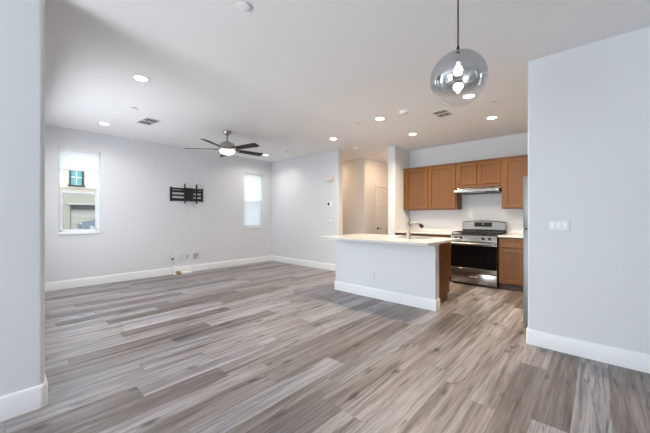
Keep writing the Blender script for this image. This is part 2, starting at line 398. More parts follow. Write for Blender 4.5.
struct('wall_hall', wall_with_holes(prism(BM(), [(XW, YH), (XH, YH), (XH, YH + 0.14), (XW, YH + 0.14)], 0, H), 'y', XH - 0.14, XH, YH + 0.14, 10.0, 0, H, [(6.93, 7.72, -0.001, 2.035)]), HALLWALL)
struct('wall_hall_end', box(BM(), XW, KE, 10.0, 10.15, 0, H), WALL)
struct('wall_partition', prism(BM(), rounded([(XK - 0.174, YC), (XK, YC), (XK, YK + 0.15), (XK - 0.174, YK + 0.15)], [R, R, 0, 0]), 0, H), WALL)
struct('wall_hall_east', box(BM(), XK - 0.174, XK, YK + 0.15, 10.0, 0, H), WALL)
struct('wall_kitchen', box(BM(), XK, KE + 0.15, YK, YK + 0.15, 0, H), WALL)
struct('wall_kitchen_east', box(BM(), KE, KE + 0.15, YR + 0.13, YK, 0, H), WALL)
struct('wall_east_front', prism(BM(), rounded([(XR, YR), (EAST, YR), (EAST, YR + 0.13), (XR, YR + 0.13)], [R, 0, 0, R]), 0, H), WALL)
struct('wall_east', wall_with_holes(BM(), 'y', EAST, EAST + 0.15, SOUTH, YR + 0.13, 0, H, []), WALL)
struct('wall_south', wall_with_holes(BM(), 'x', SOUTH - 0.15, SOUTH, XL, EAST, 0, H, [(-2.55, -0.9, 0.0, 2.4)]), WALL)
struct('wall_near', prism(BM(), rounded([(XL, SOUTH), (XL, YL), (XL - 0.15, YL), (XL - 0.15, SOUTH)], [0, 0.03, 0, 0]), 0, H), WALL)
struct('wall_living_south', wall_with_holes(BM(), 'x', YL - 0.15, YL, XW - 0.16, XL - 0.15, 0, H, [(-5.9, -3.7, 0.7, 2.3)]), WALL)

# baseboards
def arc_corner(cx, cy, r, a0, a1, n=6): return [(cx + r * math.cos(math.radians(a0 + (a1 - a0) * k / n)), cy + r * math.sin(math.radians(a0 + (a1 - a0) * k / n))) for k in range(n + 1)]
struct('baseboard_west', sweep(sweep(BM(), [(XW, YL), (XW, 2.50)], side=-1), [(XW, 2.565), (XW, YB - 0.016)], side=-1), TRIM)
struct('baseboard_north', sweep(BM(), [(XW, YB), (XE, YB), (XE, YB + 0.18), (XE - 1.5, YB + 0.18)], side=-1), TRIM)
struct('baseboard_east', sweep(BM(), [(EAST, YR)] + arc_corner(XR + R, YR + R, R, 270, 180) + [(XR, YR + 0.13)], side=1), TRIM)
struct('baseboard_near', sweep(BM(), [(XL, SOUTH)] + arc_corner(XL - 0.03, YL - 0.03, 0.03, 0, 90) + [(XL - 0.16, YL), (XW, YL)], side=-1), TRIM)
struct('baseboard_hall', sweep(sweep(BM(), [(XW, YH), (XH, YH), (XH, 6.87)], side=-1), [(XH, 7.79), (XH, 10)], side=-1), TRIM)
struct('baseboard_partition', sweep(BM(), [(XK - 0.174, 9.9), (XK - 0.174, YC), (XK, YC), (XK, 5.79)], side=1 if False else -1), TRIM)

# windows in the west wall
def window(idx, W, shade_z, sill_drop):
    y0, y1, z0, z1 = W; xo = XW - 0.115
    f = 0.028
    bm = BM()
    for a, b, c, d in ((y0, y0 + f, z0, z1), (y1 - f, y1, z0, z1), (y0 + f, y1 - f, z0, z0 + f), (y0 + f, y1 - f, z1 - f, z1)):
        box(bm, xo - 0.03, xo + 0.04, a, b, c, d, 0.003, 1)
    o = struct('window_%d' % idx, bm, TRIM)
    zm = z0 + (z1 - z0) * 0.485
    bm = BM()
    box(bm, xo - 0.002, xo + 0.034, y0 + f, y1 - f, zm - 0.016, zm + 0.016, 0.003, 1)
    for a, b, c, d in ((y0 + f, y0 + f + 0.032, z0 + f, zm - 0.016), (y1 - f - 0.032, y1 - f, z0 + f, zm - 0.016), (y0 + f, y1 - f, z0 + f, z0 + f + 0.032)):
        box(bm, xo + 0.004, xo + 0.034, a, b, c, d, 0.003, 1)
    struct('sash', bm, TRIM, o)
    struct('pane', box(BM(), xo + 0.014, xo + 0.018, y0 + f, y1 - f, z0 + f, z1 - f), GLASS, o)
    struct('screen', box(BM(), xo - 0.012, xo - 0.010, y0 + f, y1 - f, z0 + f, zm), SCREEN, o)
    struct('sill', box(BM(), XW - 0.07, XW + 0.022, y0 - 0.004, y1 + 0.004, z0 - 0.022, z0 + 0.001, 0.004, 1), TRIM, o)
    # cellular shade
    xs = XW - 0.045
    lab = ('white cellular shade raised to the top of the window with the view outside', 'white cellular shade lowered over the whole window near the room corner')[idx - 1]
    t = thing('window_shade', lab, 'window shade', (xs, (y0 + y1) / 2, shade_z), 'cellular shades')
    obj('headrail', box(BM(), xs - 0.022, xs + 0.022, y0 + 0.004, y1 - 0.004, z1 - 0.032, z1 - 0.001, 0.003, 1), TRIM, t)
    bm = BM(); n = int((z1 - 0.032 - shade_z - 0.02) / 0.02); zz = [z1 - 0.032 - (z1 - 0.032 - shade_z - 0.018) * k / (2 * n) for k in range(2 * n + 1)]
    for sgn in (1,):
        vs = [[bm.verts.new((xs + (0.004 if k % 2 else -0.004), yy, z)) for yy in (y0 + 0.008, y1 - 0.008)] for k, z in enumerate(zz)]
        for a, b in zip(vs, vs[1:]): bm.faces.new((a[0], a[1], b[1], b[0]))
    obj('shade_fabric', bm, SHADE, t, ang=5)
    obj('bottom_rail', box(BM(), xs - 0.014, xs + 0.014, y0 + 0.006, y1 - 0.006, shade_z, shade_z + 0.018, 0.003, 1), TRIM, t)
window(1, WIN1, 2.035, 0.0)
window(2, WIN2, 0.985, 0.0)

# unseen glazed openings behind the camera, placed and sized for the fill daylight
def plain_window(name, axis, c, a0, a1, z0, z1, mull):
    bm = BM(); f = 0.05
    def bx_(a, b, u, v):
        if axis == 'x': box(bm, a, b, c - 0.03, c + 0.03, u, v)
        else: box(bm, c - 0.03, c + 0.03, a, b, u, v)
    bx_(a0, a0 + f, z0, z1); bx_(a1 - f, a1, z0, z1); bx_(a0 + f, a1 - f, z0, z0 + f); bx_(a0 + f, a1 - f, z1 - f, z1)
    for m_ in mull: bx_(m_ - 0.035, m_ + 0.035, z0 + f, z1 - f)
    o = struct(name, bm, TRIM)
    g = BM()
    if axis == 'x': box(g, a0 + f, a1 - f, c - 0.003, c + 0.003, z0 + f, z1 - f)
    else: box(g, c - 0.003, c + 0.003, a0 + f, a1 - f, z0 + f, z1 - f)
    struct('pane', g, GLASS, o)
plain_window('door_2', 'x', SOUTH - 0.08, -2.55, -0.9, 0.0, 2.4, [-1.72])
plain_window('window_3', 'x', YL - 0.08, -5.9, -3.7, 0.7, 2.3, [-4.8])

# hall door, six panels, set in the east face of the hall block
def hall_door():
    y0, y1, z1 = 6.93, 7.72, 2.035
    x = XH
    bm = BM()
    box(bm, x, x + 0.018, y0 - 0.06, y0, 0, z1 + 0.06, 0.004, 1); box(bm, x, x + 0.018, y1, y1 + 0.06, 0, z1 + 0.06, 0.004, 1)
    box(bm, x, x + 0.018, y0, y1, z1, z1 + 0.06, 0.004, 1)
    o = struct('door_1', bm, TRIM)
    d = BM(); xf = x - 0.012
    box(d, xf - 0.045, xf - 0.016, y0, y1, 0.008, z1)
    cs = [y0, y0 + 0.11, (y0 + y1) / 2 - 0.055, (y0 + y1) / 2 + 0.055, y1 - 0.11, y1]
    zs = [0.008, 0.2, 0.80, 0.93, 1.53, 1.64, 1.90, z1]
    for a, b in ((0, 1), (2, 3), (4, 5)): box(d, xf - 0.016, xf, cs[a], cs[b], 0.008, z1)
    for a, b in ((0, 1), (2, 3), (4, 5), (6, 7)):
        for c, e in ((1, 2), (3, 4)): box(d, xf - 0.016, xf, cs[c], cs[e], zs[a], zs[b])
    for c, e in ((1, 2), (3, 4)):
        for a, b in ((1, 2), (3, 4), (5, 6)): box(d, xf - 0.018, xf - 0.006, cs[c] + 0.025, cs[e] - 0.025, zs[a] + 0.025, zs[b] - 0.025, 0.005, 1)
    struct('door_slab', d, TRIM, o)
    k = BM(); yk, zk = y0 + 0.07, 0.90
    cyl(k, (xf - 0.002, yk, zk), (xf + 0.012, yk, zk), 0.03); cyl(k, (xf + 0.012, yk, zk), (xf + 0.05, yk, zk), 0.01)
    tube(k, [(xf + 0.05, yk - 0.008, zk), (xf + 0.052, yk + 0.05, zk), (xf + 0.05, yk + 0.11, zk - 0.003)], 0.009)
    struct('door_handle', k, BLACKM, o)
hall_door()

# ------------------------------------------------------------------ outside the west window
struct('ground_outside', box(BM(), -60, XW - 0.2, -25, 40, -0.35, -0.15), ASPH)
def far_building():
    t = thing('apartment_building', 'beige stucco building with a teal window, seen through the window', 'building', (-38, 5, -0.15))
    bm = BM(); wall_with_holes(bm, 'y', -38.4, -38, -10, 22, -0.15, 4.0, [(4.75, 9.6, -0.16, 2.35)])
    obj('lower_wall', bm, STUCCO, t)
    bm = BM(); wall_with_holes(bm, 'y', -38.4, -37.92, -10, 22, 4.0, 8.5, [(4.72, 5.72, 4.32, 5.9)]); obj('upper_wall', bm, STUCCOW, t)
    obj('recess_lining', box(box(box(BM(), -38.5, -38.4, 4.55, 9.8, -0.15, 2.5), -38.4, -38.2, 4.70, 4.752, -0.15, 2.35), -38.4, -38.2, 9.598, 9.65, -0.15, 2.35), STUCCO, t)
    obj('recess_soffit', box(BM(), -38.4, -38.1, 4.75, 9.6, 2.30, 2.349), STUCCO, t)
    g = BM()
    for k in range(4): box(g, -38.25, -38.17, 4.8, 9.55, -0.13 + k * 0.56, 0.41 + k * 0.56, 0.015, 1)
    obj('garage_door', g, GARD, t)
    obj('dark_strip', box(BM(), -38.06, -37.9, 4.75, 9.6, 1.90, 2.35, 0.01, 1), BROWN, t)  # dark brown strip laid over the dark top of the garage recess
    obj('ledge', box(BM(), -38.0, -37.7, 4.5, 9.9, 2.35, 2.5, 0.01, 1), STUCCOW, t)
    f = BM()
    for a, b, c, d in ((4.66, 4.78, 4.24, 5.95), (5.66, 5.78, 4.24, 5.95), (4.66, 5.78, 5.86, 5.98), (4.56, 5.88, 4.14, 4.30)): box(f, -38.02, -37.82, a, b, c, d)
    wf = obj('window_frame', f, BROWN, t)
    obj('pane', box(BM(), -38.1, -38.06, 4.72, 5.72, 4.3, 5.9), TEAL, wf)
    m_ = BM(); box(m_, -38.07, -38.0, 4.76, 5.68, 5.02, 5.10); box(m_, -38.07, -38.0, 5.19, 5.25, 4.3, 5.9)
    obj('sash', m_, TRIM, wf)
    obj('roof', box(BM(), -46, -37.5, -10.4, 22.4, 8.5, 8.75), BROWN, t)
    obj('rear_block', box(BM(), -46, -38.6, -10, 22, -0.15, 8.5), STUCCO, t)
far_building()
def car():
    x0, x1 = -35.6, -33.8; yn = 4.85; zg = -0.15
    t = thing('car', 'blue grey car parked in front of the beige building outside', 'car', ((x0 + x1) / 2, yn + 2.2, zg))
    prof = [(0.02, 0.45), (0.08, 0.70), (0.25, 0.84), (1.15, 1.0), (1.85, 1.42), (2.6, 1.52), (3.5, 1.46), (4.2, 1.08), (4.45, 1.0), (4.5, 0.5), (4.4, 0.28), (3.85, 0.24), (3.8, 0.45), (3.55, 0.62), (3.3, 0.45), (3.25, 0.24), (1.2, 0.24), (1.15, 0.45), (0.9, 0.62), (0.65, 0.45), (0.6, 0.24), (0.1, 0.28)]
    bm = BM()
    stations = [(x0, 0.06, 0.0), (x0 + 0.12, 0.0, 0.03), (x1 - 0.12, 0.0, 0.03), (x1, 0.06, 0.0)]
    rings = []
    for xx, ins, up in stations:
        rings.append([bm.verts.new((xx + (0.10 if xx == x0 else -0.10 if xx == x1 else 0) * (1 if v > 1.05 else 0), yn + u + (ins if u < 2 else -ins), zg + v + (up if v > 1.3 else 0))) for u, v in prof])
    n = len(prof)
    for a, b in zip(rings, rings[1:]):
        for k in range(n): bm.faces.new((a[k], a[(k + 1) % n], b[(k + 1) % n], b[k]))
    bm.faces.new(rings[0]); bm.faces.new(rings[-1])
    obj('body', bm, CARP, t)
    g = BM(); extrude_profile(g, [(x1 - 0.055, 0)] * 0 or [(yn + 1.3, zg + 1.03), (yn + 1.88, zg + 1.38), (yn + 2.5, zg + 1.45), (yn + 2.5, zg + 1.03)], 'x', x1 - 0.10, x1 - 0.035)
    extrude_profile(g, [(yn + 2.58, zg + 1.03), (yn + 2.58, zg + 1.45), (yn + 3.4, zg + 1.40), (yn + 3.85, zg + 1.06)], 'x', x1 - 0.10, x1 - 0.035)
    obj('side_window', g, CARG, t)
    g = BM(); vs = [g.verts.new(v) for v in ((x0 + 0.2, yn + 1.17, zg + 1.04), (x1 - 0.2, yn + 1.17, zg + 1.04), (x1 - 0.25, yn + 1.8, zg + 1.43), (x0 + 0.25, yn + 1.8, zg + 1.43))]; g.faces.new(vs)
    bmesh.ops.solidify(g, geom=g.faces[:], thickness=0.03); obj('windshield', g, CARG, t)
    for yy in (0.9, 3.55):
        for xx in (x0 + 0.02, x1 - 0.24):
            wh = obj('wheel', cyl(BM(), (xx, yn + yy, zg + 0.33), (xx + 0.22, yn + yy, zg + 0.33), 0.33), TYRE, t)
            e = xx + 0.22 if xx > -34.5 else xx
            obj('hub', cyl(BM(), (e - 0.01, yn + yy, zg + 0.33), (e + 0.01, yn + yy, zg + 0.33), 0.2), CHROME, wh)
    obj('headlight', box(BM(), x1 - 0.35, x1 - 0.05, yn + 0.04, yn + 0.2, zg + 0.66, zg + 0.76, 0.02), WHITE, t)
car()

# ------------------------------------------------------------------ kitchen island
CT = 0.914; CB = 0.884
def island():
    t = thing('kitchen_island', 'white walled kitchen island with a brown wood end panel', 'kitchen island', (-2.4, 4.2, 0))
    obj('half_wall', box(BM(), -3.272, -1.565, 3.850, 3.972, 0, CB), WALL, t)
    obj('baseboard', sweep(BM(), [(-3.272, 3.972), (-3.272, 3.85), (-1.565, 3.85), (-1.565, 3.972)], side=-1), TRIM, t)
    p = extrude_profile(BM(), [(3.974, 0), (4.50, 0), (4.50, 0.10), (4.575, 0.10), (4.575, CB), (3.974, CB)], 'x', -1.665, -1.645)
    obj('end_panel', p, WOOD, t)
    obj('carcass', box(BM(), -3.265, -1.666, 3.974, 4.555, 0.10, 0.66), WOOD, t)
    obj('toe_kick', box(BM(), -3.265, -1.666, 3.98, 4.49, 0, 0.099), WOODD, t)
    for k in range(4):
        a = -3.26 + k * 0.4; shaker(a, a + 0.39, 4.556, 4.575, 0.115, 0.70, 'door', t, 'y+')
        obj('drawer', box(BM(), a, a + 0.39, 4.535, 4.575, 0.715, 0.875, 0.003, 1), WOOD, t)
    return t
def shaker(a0, a1, c0, c1, z0, z1, name, parent, face='y-', st=0.055, m=None):
    """frame-and-panel door; the face looks along -y (c0 is the front) or +y (c1 is the front)"""
    bm = BM(); th = c1 - c0
    for p, q, r_, s in ((a0, a0 + st, z0, z1), (a1 - st, a1, z0, z1), (a0 + st, a1 - st, z0, z0 + st), (a0 + st, a1 - st, z1 - st, z1)):
        box(bm, p, q, c0, c1, r_, s, 0.0025, 1)
    rec = 0.013
    o = obj(name, bm, m or WOOD, parent); pb = BM()
    if face == 'y-': box(pb, a0 + st - 0.001, a1 - st + 0.001, c0 + rec, c1 - 0.002, z0 + st - 0.001, z1 - st + 0.001)
    else: box(pb, a0 + st - 0.001, a1 - st + 0.001, c0 + 0.002, c1 - rec, z0 + st - 0.001, z1 - st + 0.001)
    obj('door_panel', pb, WOODP, o)
    return o
island()
def counter_slab():
    x0, x1, y0, y1 = -3.282, -1.49, 3.455, 4.60
    sx0, sx1, sy0, sy1 = -2.35, -1.78, 4.10, 4.50
    bm = BM()
    box(bm, x0, x1, y0, sy0, CB, CT); box(bm, x0, x1, sy1, y1, CB, CT); box(bm, x0, sx0, sy0, sy1, CB, CT); box(bm, sx1, x1, sy0, sy1, CB, CT)
    o = obj('countertop', bm, QUARTZ, None, (x0 + 0.9, 4.0, CB)); tag(o, 'white quartz countertop with bar overhang on the kitchen island', 'countertop')
    s = BM(); d = 0.20
    box(s, sx0 - 0.012, sx0, sy0 - 0.012, sy1 + 0.012, CB - d, CB - 0.002); box(s, sx1, sx1 + 0.012, sy0 - 0.012, sy1 + 0.012, CB - d, CB - 0.002)
    box(s, sx0, sx1, sy0 - 0.012, sy0, CB - d, CB - 0.002); box(s, sx0, sx1, sy1, sy1 + 0.012, CB - d, CB - 0.002)
    box(s, sx0 - 0.012, sx1 + 0.012, sy0 - 0.012, sy1 + 0.012, CB - d - 0.012, CB - d)
    k = obj('sink', s, STEEL, None, (-2.06, 4.3, CB - d)); tag(k, 'stainless undermount sink set in the island countertop', 'sink')
counter_slab()
def faucet():
    x, y = -2.02, 4.0
    t = thing('faucet', 'brushed nickel pull-out faucet standing on the island countertop', 'faucet', (x, y, CT))
    obj('base', lathe(BM(), (x, y, CT), [(0, 0), (0.030, 0), (0.030, 0.012), (0.026, 0.02), (0, 0.02)]), NICKEL, t)
    obj('column', lathe(BM(), (x, y, CT), [(0, 0.015), (0.027, 0.015), (0.027, 0.16), (0.030, 0.165), (0.030, 0.205), (0.020, 0.222), (0, 0.224)]), NICKEL, t)
    d = Vector((0.75, 0.66, 0)).normalized()
    P = lambda u, z: (x + d.x * u, y + d.y * u, CT + z)
    obj('spout', tube(BM(), [P(0.0, 0.155), P(0.04, 0.195), P(0.085, 0.222), P(0.12, 0.226), P(0.16, 0.205)], [0.02, 0.019, 0.019, 0.020, 0.021]), NICKEL, t)
    obj('spray_head', tube(BM(), [P(0.155, 0.209), P(0.185, 0.185), P(0.205, 0.165)], [0.021, 0.026, 0.024]), BLACKM, t)
    obj('lever', tube(BM(), [P(0.0, 0.22), P(0.012, 0.25), P(0.035, 0.30)], [0.013, 0.010, 0.007]), NICKEL, t)
faucet()

# ------------------------------------------------------------------ back kitchen run
XR0, XR1 = -2.045, -1.280          # hood
RG0, RG1 = -2.018, -1.254          # range
UF = 6.08; DT = 0.019              # upper door plane
def upper(name, label, x0, x1, z0, z1, doors, filler=None):
    t = thing(name, label, 'cabinet', ((x0 + x1) / 2, YK - 0.17, z0), 'upper kitchen cabinets')
    obj('carcass', box(BM(), x0, x1, UF + DT, YK - 0.002, z0, z1), WOOD, t)
    for a, b, dz in doors: shaker(a, b, UF, UF + DT, z0 + (0.05 if z0 > 1.5 else 0.022), z1 - 0.035, 'door', t)
    obj('crown_strip', box(BM(), x0, x1, UF + 0.004, UF + DT, z1 - 0.024, z1 + 0.006, 0.002, 1), WOODD2, t)
    return t
WOODD2 = wood('cabinet_edge', (0.11, 0.045, 0.02), (0.16, 0.07, 0.032))
upper('upper_cabinet', 'tall brown two-door wall cabinet beside the partition wall', XK + 0.003, -2.052, 1.372, 2.286, [(-3.135, -2.640, 0), (-2.612, -2.078, 0)])
upper('upper_cabinet', 'short brown two-door wall cabinet above the range hood', -2.050, -1.276, 1.792, 2.286, [(-2.028, -1.690, 0), (-1.662, -1.300, 0)])
upper('upper_cabinet', 'brown wall cabinet between the hood and the refrigerator', -1.274, -0.72, 1.372, 2.286, [(-1.238, -0.745, 0)])
upper('upper_cabinet', 'brown wall cabinet above the refrigerator recess', -0.718, KE - 0.002, 1.372, 2.286, [(-0.69, -0.27, 0), (-0.25, KE - 0.03, 0)])

def hood():
    t = thing('range_hood', 'slim stainless range hood under the short wall cabinet', 'range hood', (-1.66, 6.2, 1.70))
    y0 = 5.905
    obj('canopy', extrude_profile(BM(), [(y0, 1.692), (y0, 1.735), (y0 + 0.03, 1.752), (6.11, 1.756), (6.12, 1.790), (YK - 0.003, 1.790), (YK - 0.003, 1.675), (y0 + 0.02, 1.680)], 'x', XR0 + 0.004, XR1 - 0.004), STEEL, t)
    obj('filter', box(BM(), XR0 + 0.06, XR1 - 0.06, y0 + 0.06, YK - 0.06, 1.668, 1.6795), BLACKM, t)
    for k in range(2):
        xx = -1.39 + k * 0.035
        obj('button', box(BM(), xx, xx + 0.02, y0 - 0.003, y0 + 0.006, 1.708, 1.724, 0.002, 1), BLACKM, t)
    obj('lamp_lens', box(BM(), -1.80, -1.52, y0 + 0.03, y0 + 0.058, 1.676, 1.686), WHITE, t)
hood()

BF = YK - 0.665
def base_cab(name, label, x0, x1, units):
    t = thing(name, label, 'cabinet', ((x0 + x1) / 2, BF + 0.3, 0), 'base kitchen cabinets')
    obj('carcass', box(BM(), x0, x1, BF + DT, YK - 0.002, 0.10, CB - 0.001), WOOD, t)
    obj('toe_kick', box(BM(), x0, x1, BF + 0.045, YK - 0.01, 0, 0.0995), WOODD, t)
    for a, b in units:
        shaker(a, b, BF, BF + DT, 0.115, 0.69, 'door', t)
        obj('drawer', box(BM(), a, b, BF, BF + DT, 0.715, 0.862, 0.003, 1), WOOD, t)
base_cab('base_cabinet', 'brown base cabinet between the range and the refrigerator', RG1 + 0.006, KE - 0.003, [(-1.232, -0.895), (-0.87, -0.34), (-0.32, 0.21)])
base_cab('base_cabinet', 'brown base cabinets behind the island, between partition wall and range', XK + 0.003, RG0 - 0.006, [(-3.13, -2.86), (-2.84, -2.46), (-2.44, -2.07)])
def worktop(label, x0, x1):
    o = obj('worktop', box(BM(), x0, x1, BF - 0.03, YK - 0.002, CB, CT, 0.003, 1), QUARTZ, None, (x0, BF, CB)); tag(o, label, 'countertop')
    s = obj('backsplash_strip', box(BM(), x0, x1, YK - 0.021, YK - 0.001, CT + 0.0005, CT + 0.06, 0.002, 1), QUARTZ, o)
worktop('white worktop between the range and the refrigerator', RG1 + 0.004, KE - 0.003)
worktop('white worktop behind the faucet, on the cabinets along the wall', XK + 0.002, RG0 - 0.004)

def kitchen_range():
    x0, x1 = RG0 + 0.002, RG1 - 0.002; yf = 5.668; yb = YK - 0.03; xm = (x0 + x1) / 2
    t = thing('range', 'stainless gas range with black oven door and backguard', 'range', (xm, 6.05, 0))
    obj('body', box(BM(), x0, x1, yf + 0.035, yb, 0.03, 0.895, 0.003, 1), BLACK, t)
    obj('kick', box(BM(), x0 + 0.01, x1 - 0.01, yf + 0.05, yf + 0.10, 0.0, 0.04), BLACKM, t)
    dr = obj('drawer', box(BM(), x0, x1, yf, yf + 0.034, 0.045, 0.228, 0.006), STEEL, t)
    # badge-shaped recessed pull
    obj('drawer_pull', tube(BM(), [(xm - 0.085, yf - 0.002, 0.165), (xm - 0.05, yf - 0.014, 0.165), (xm + 0.05, yf - 0.014, 0.165), (xm + 0.085, yf - 0.002, 0.165)], 0.008), CHROME, dr)
    d = obj('oven_door', box(BM(), x0, x1, yf, yf + 0.034, 0.234, 0.785, 0.005), BLACK, t)
    obj('door_band', box(BM(), x0, x1, yf - 0.004, yf + 0.006, 0.236, 0.312, 0.003, 1), STEEL, d)
    obj('window_glass', box(BM(), x0 + 0.004, x1 - 0.004, yf - 0.003, yf + 0.004, 0.314, 0.715), BGLASS, d)
    obj('door_top_band', box(BM(), x0, x1, yf - 0.003, yf + 0.006, 0.717, 0.783, 0.003, 1), STEEL, d)
    h = BM(); tube(h, [(x0 + 0.02, yf - 0.045, 0.752), (x1 - 0.02, yf - 0.045, 0.752)], 0.016, 14)
    for xx in (x0 + 0.05, x1 - 0.05): cyl(h, (xx, yf - 0.045, 0.752), (xx, yf - 0.001, 0.752), 0.010)
    obj('handle', h, STEEL, d)
    cp = obj('control_panel', extrude_profile(BM(), [(yf - 0.005, 0.79), (yf - 0.005, 0.80), (yf + 0.022, 0.893), (yf + 0.08, 0.893), (yf + 0.08, 0.79)], 'x', x0, x1), STEEL, t)
    for u in (0.10, 0.21, 0.50, 0.79, 0.90) if False else (0.12, 0.235, 0.72, 0.855):
        xx = x0 + (x1 - x0) * u; n = Vector((0, -0.96, 0.28)); p = Vector((xx, yf + 0.007, 0.845))
        kn = BM(); cyl(kn, p - n * 0.004, p + n * 0.026, 0.025, 0.020, 20); obj('knob', kn, BLACK, cp)
    obj('cooktop', box(BM(), x0, x1, yf + 0.022, yb - 0.06, 0.893, 0.908, 0.004, 1), BLACK, t)
    for k in range(5):
        bx_ = [x0 + 0.17, x0 + 0.17, xm, x1 - 0.17, x1 - 0.17][k]; by = [yf + 0.18, yf + 0.44, yf + 0.31, yf + 0.18, yf + 0.44][k]
        obj('burner', lathe(BM(), (bx_, by, 0.907), [(0, 0), (0.05, 0), (0.05, 0.008), (0.036, 0.010), (0.036, 0.018), (0, 0.019)], 20), IRON, t)
    for k in range(3):
        a = x0 + 0.012 + k * (x1 - x0 - 0.024) / 3; b = a + (x1 - x0 - 0.024) / 3 - 0.004; ya, yb2 = yf + 0.05, yf + 0.575
        g = BM(); zt = 0.952
        for xx in (a, b - 0.012): box(g, xx, xx + 0.012, ya, yb2, zt - 0.014, zt)
        for yy in (ya, (ya + yb2) / 2 - 0.006, yb2 - 0.012): box(g, a, b, yy, yy + 0.012, zt - 0.014, zt)
        for yy in (ya + 0.13, yb2 - 0.14): box(g, a, b, yy, yy + 0.010, zt - 0.012, zt); 
        box(g, (a + b) / 2 - 0.005, (a + b) / 2 + 0.005, ya, yb2, zt - 0.012, zt)
        for xx in (a, b - 0.012):
            for yy in (ya, yb2 - 0.012): box(g, xx, xx + 0.012, yy, yy + 0.012, 0.907, zt)
        obj('grate', g, IRON, t)
    yg = yb - 0.075
    obj('backguard_base', box(BM(), x0 + 0.004, x1 - 0.004, yg + 0.008, yb, 0.893, 1.0, 0.003, 1), BLACK, t)
    # curved top backguard
    n = 24; bm = BM(); fr = []; bk = []
    def top(u): return 1.125 + 0.030 * (1 - (2 * u - 1) ** 2)
    for k in range(n + 1):
        u = k / n; xx = x0 + (x1 - x0) * u
        fr.append([bm.verts.new((xx, yg - 0.005, 0.985)), bm.verts.new((xx, yg + 0.018, top(u) - 0.012)), bm.verts.new((xx, yg + 0.030, top(u))), bm.verts.new((xx, yb, top(u))), bm.verts.new((xx, yb, 0.985))])
    for a, b in zip(fr, fr[1:]):
        for k in range(5): bm.faces.new((a[k], a[(k + 1) % 5], b[(k + 1) % 5], b[k]))
    bm.faces.new(fr[0]); bm.faces.new(fr[-1][::-1])
    g = obj('backguard', bm, STEEL, t)
    dsp = BM(); q = 0.023 / 0.158
    vs = []
    def fy(z): return yg - 0.005 + (z - 0.985) * 0.158 - 0.004
    box(dsp, xm - 0.155, xm + 0.155, 0, 0.006, 1.035, 1.118, 0.002, 1)
    for v in dsp.verts: v.co.y += fy(v.co.z)
    obj('display', dsp, DISPLAY, g)
    sp = BM(); box(sp, xm - 0.012, xm + 0.012, 0, 0.002, 1.082, 1.094)
    for v in sp.verts: v.co.y += fy(v.co.z) - 0.0025
    obj('clock_digits', sp, emis('clock_glow', (0.55, 0.85, 1.0), 0.8), g)
kitchen_range()

def fridge():
    x0, x1, y0, y1 = -0.575, 0.20, 3.69, 4.45; zt = 1.652
    t = thing('refrigerator', 'stainless refrigerator standing behind the wall with the light switches', 'refrigerator', ((x0 + x1) / 2, 4.07, 0))
    obj('body', box(BM(), x0 + 0.065, x1, y0 + 0.004, y1 - 0.004, 0.03, zt - 0.01, 0.006), FRIDGE, t)
    obj('freezer_door', box(BM(), x0, x0 + 0.062, y0, y1, 1.112, zt, 0.010), FRIDGE, t)
    obj('main_door', box(BM(), x0, x0 + 0.062, y0, y1, 0.075, 1.102, 0.010), FRIDGE, t)
    obj('hinge', box(BM(), x0 + 0.008, x0 + 0.055, y0 - 0.006, y0 + 0.03, 1.100, 1.114), BLACKM, t)
    obj('toe_grille', box(BM(), x0 + 0.02, x0 + 0.07, y0 + 0.01, y1 - 0.01, 0.0, 0.072), BLACKM, t)
    for a, b in ((1.18, 1.5), (0.55, 1.04)):
        h = BM(); tube(h, [(x0 - 0.001, y1 - 0.05, a), (x0 - 0.04, y1 - 0.05, a + 0.02), (x0 - 0.04, y1 - 0.05, b - 0.02), (x0 - 0.001, y1 - 0.05, b)], 0.010); obj('handle', h, STEEL, t)
fridge()

# ------------------------------------------------------------------ ceiling lights
DL = 0.088
def downlight(loc, label, warm):
    t = thing('ceiling_light', label, 'ceiling light', loc, 'recessed ceiling lights')
    x, y, z = loc
    obj('trim_ring', lathe(BM(), (x, y, z), [(DL, 0), (DL, -0.003), (DL - 0.008, -0.007), (0.066, -0.008), (0.062, -0.003), (0.062, 0.0)]), WHITE, t)
    obj('lens', lathe(BM(), (x, y, z), [(0, -0.0045), (0.062, -0.0045), (0.062, -0.0005), (0, -0.0005)]), LAMPH if warm else LAMPW, t)
    return t
LIGHTS = [((-3.67, 1.05), 'round recessed ceiling light nearest the camera, beyond the ceiling fan', 0),
          ((-5.91, 1.16), 'round recessed ceiling light in front of the window with the view', 0),
          ((-6.02, 4.43), 'round recessed ceiling light near the corner by the lowered shade', 0),
          ((-3.79, 4.39), 'round recessed ceiling light in front of the thermostat wall opening', 0),
          ((-2.48, 3.97), 'round recessed ceiling light above the island, near the smoke detector', 1),
          ((-2.50, 5.12), 'round recessed ceiling light behind the island, near the partition wall', 1),
          ((-1.19, 5.08), 'round recessed ceiling light in front of the range hood', 1),
          ((-1.19, 3.97), 'round recessed ceiling light seen through the glass globe pendant', 1)]
LIGHTS[0] = (LIGHTS[0][0], 'round recessed ceiling light alone on the open ceiling, largest of them', 0)
first = {}
for (x, y), lab, warm in LIGHTS:
    loc = (x, y, H)
    if warm in first: dup(first[warm], loc, lab)
    else: first[warm] = downlight(loc, lab, warm)
    l = bpy.data.lights.new('downlight_lamp', 'AREA'); l.shape = 'DISK'; l.size = 0.12; l.energy = 15 if warm else 5
    l.color = (1.0, 0.80, 0.58) if warm else (1.0, 0.92, 0.82); l.spread = math.radians(150)
    lo = bpy.data.objects.new('downlight_lamp', l); COL.objects.link(lo); lo.location = (x, y, H - 0.012)
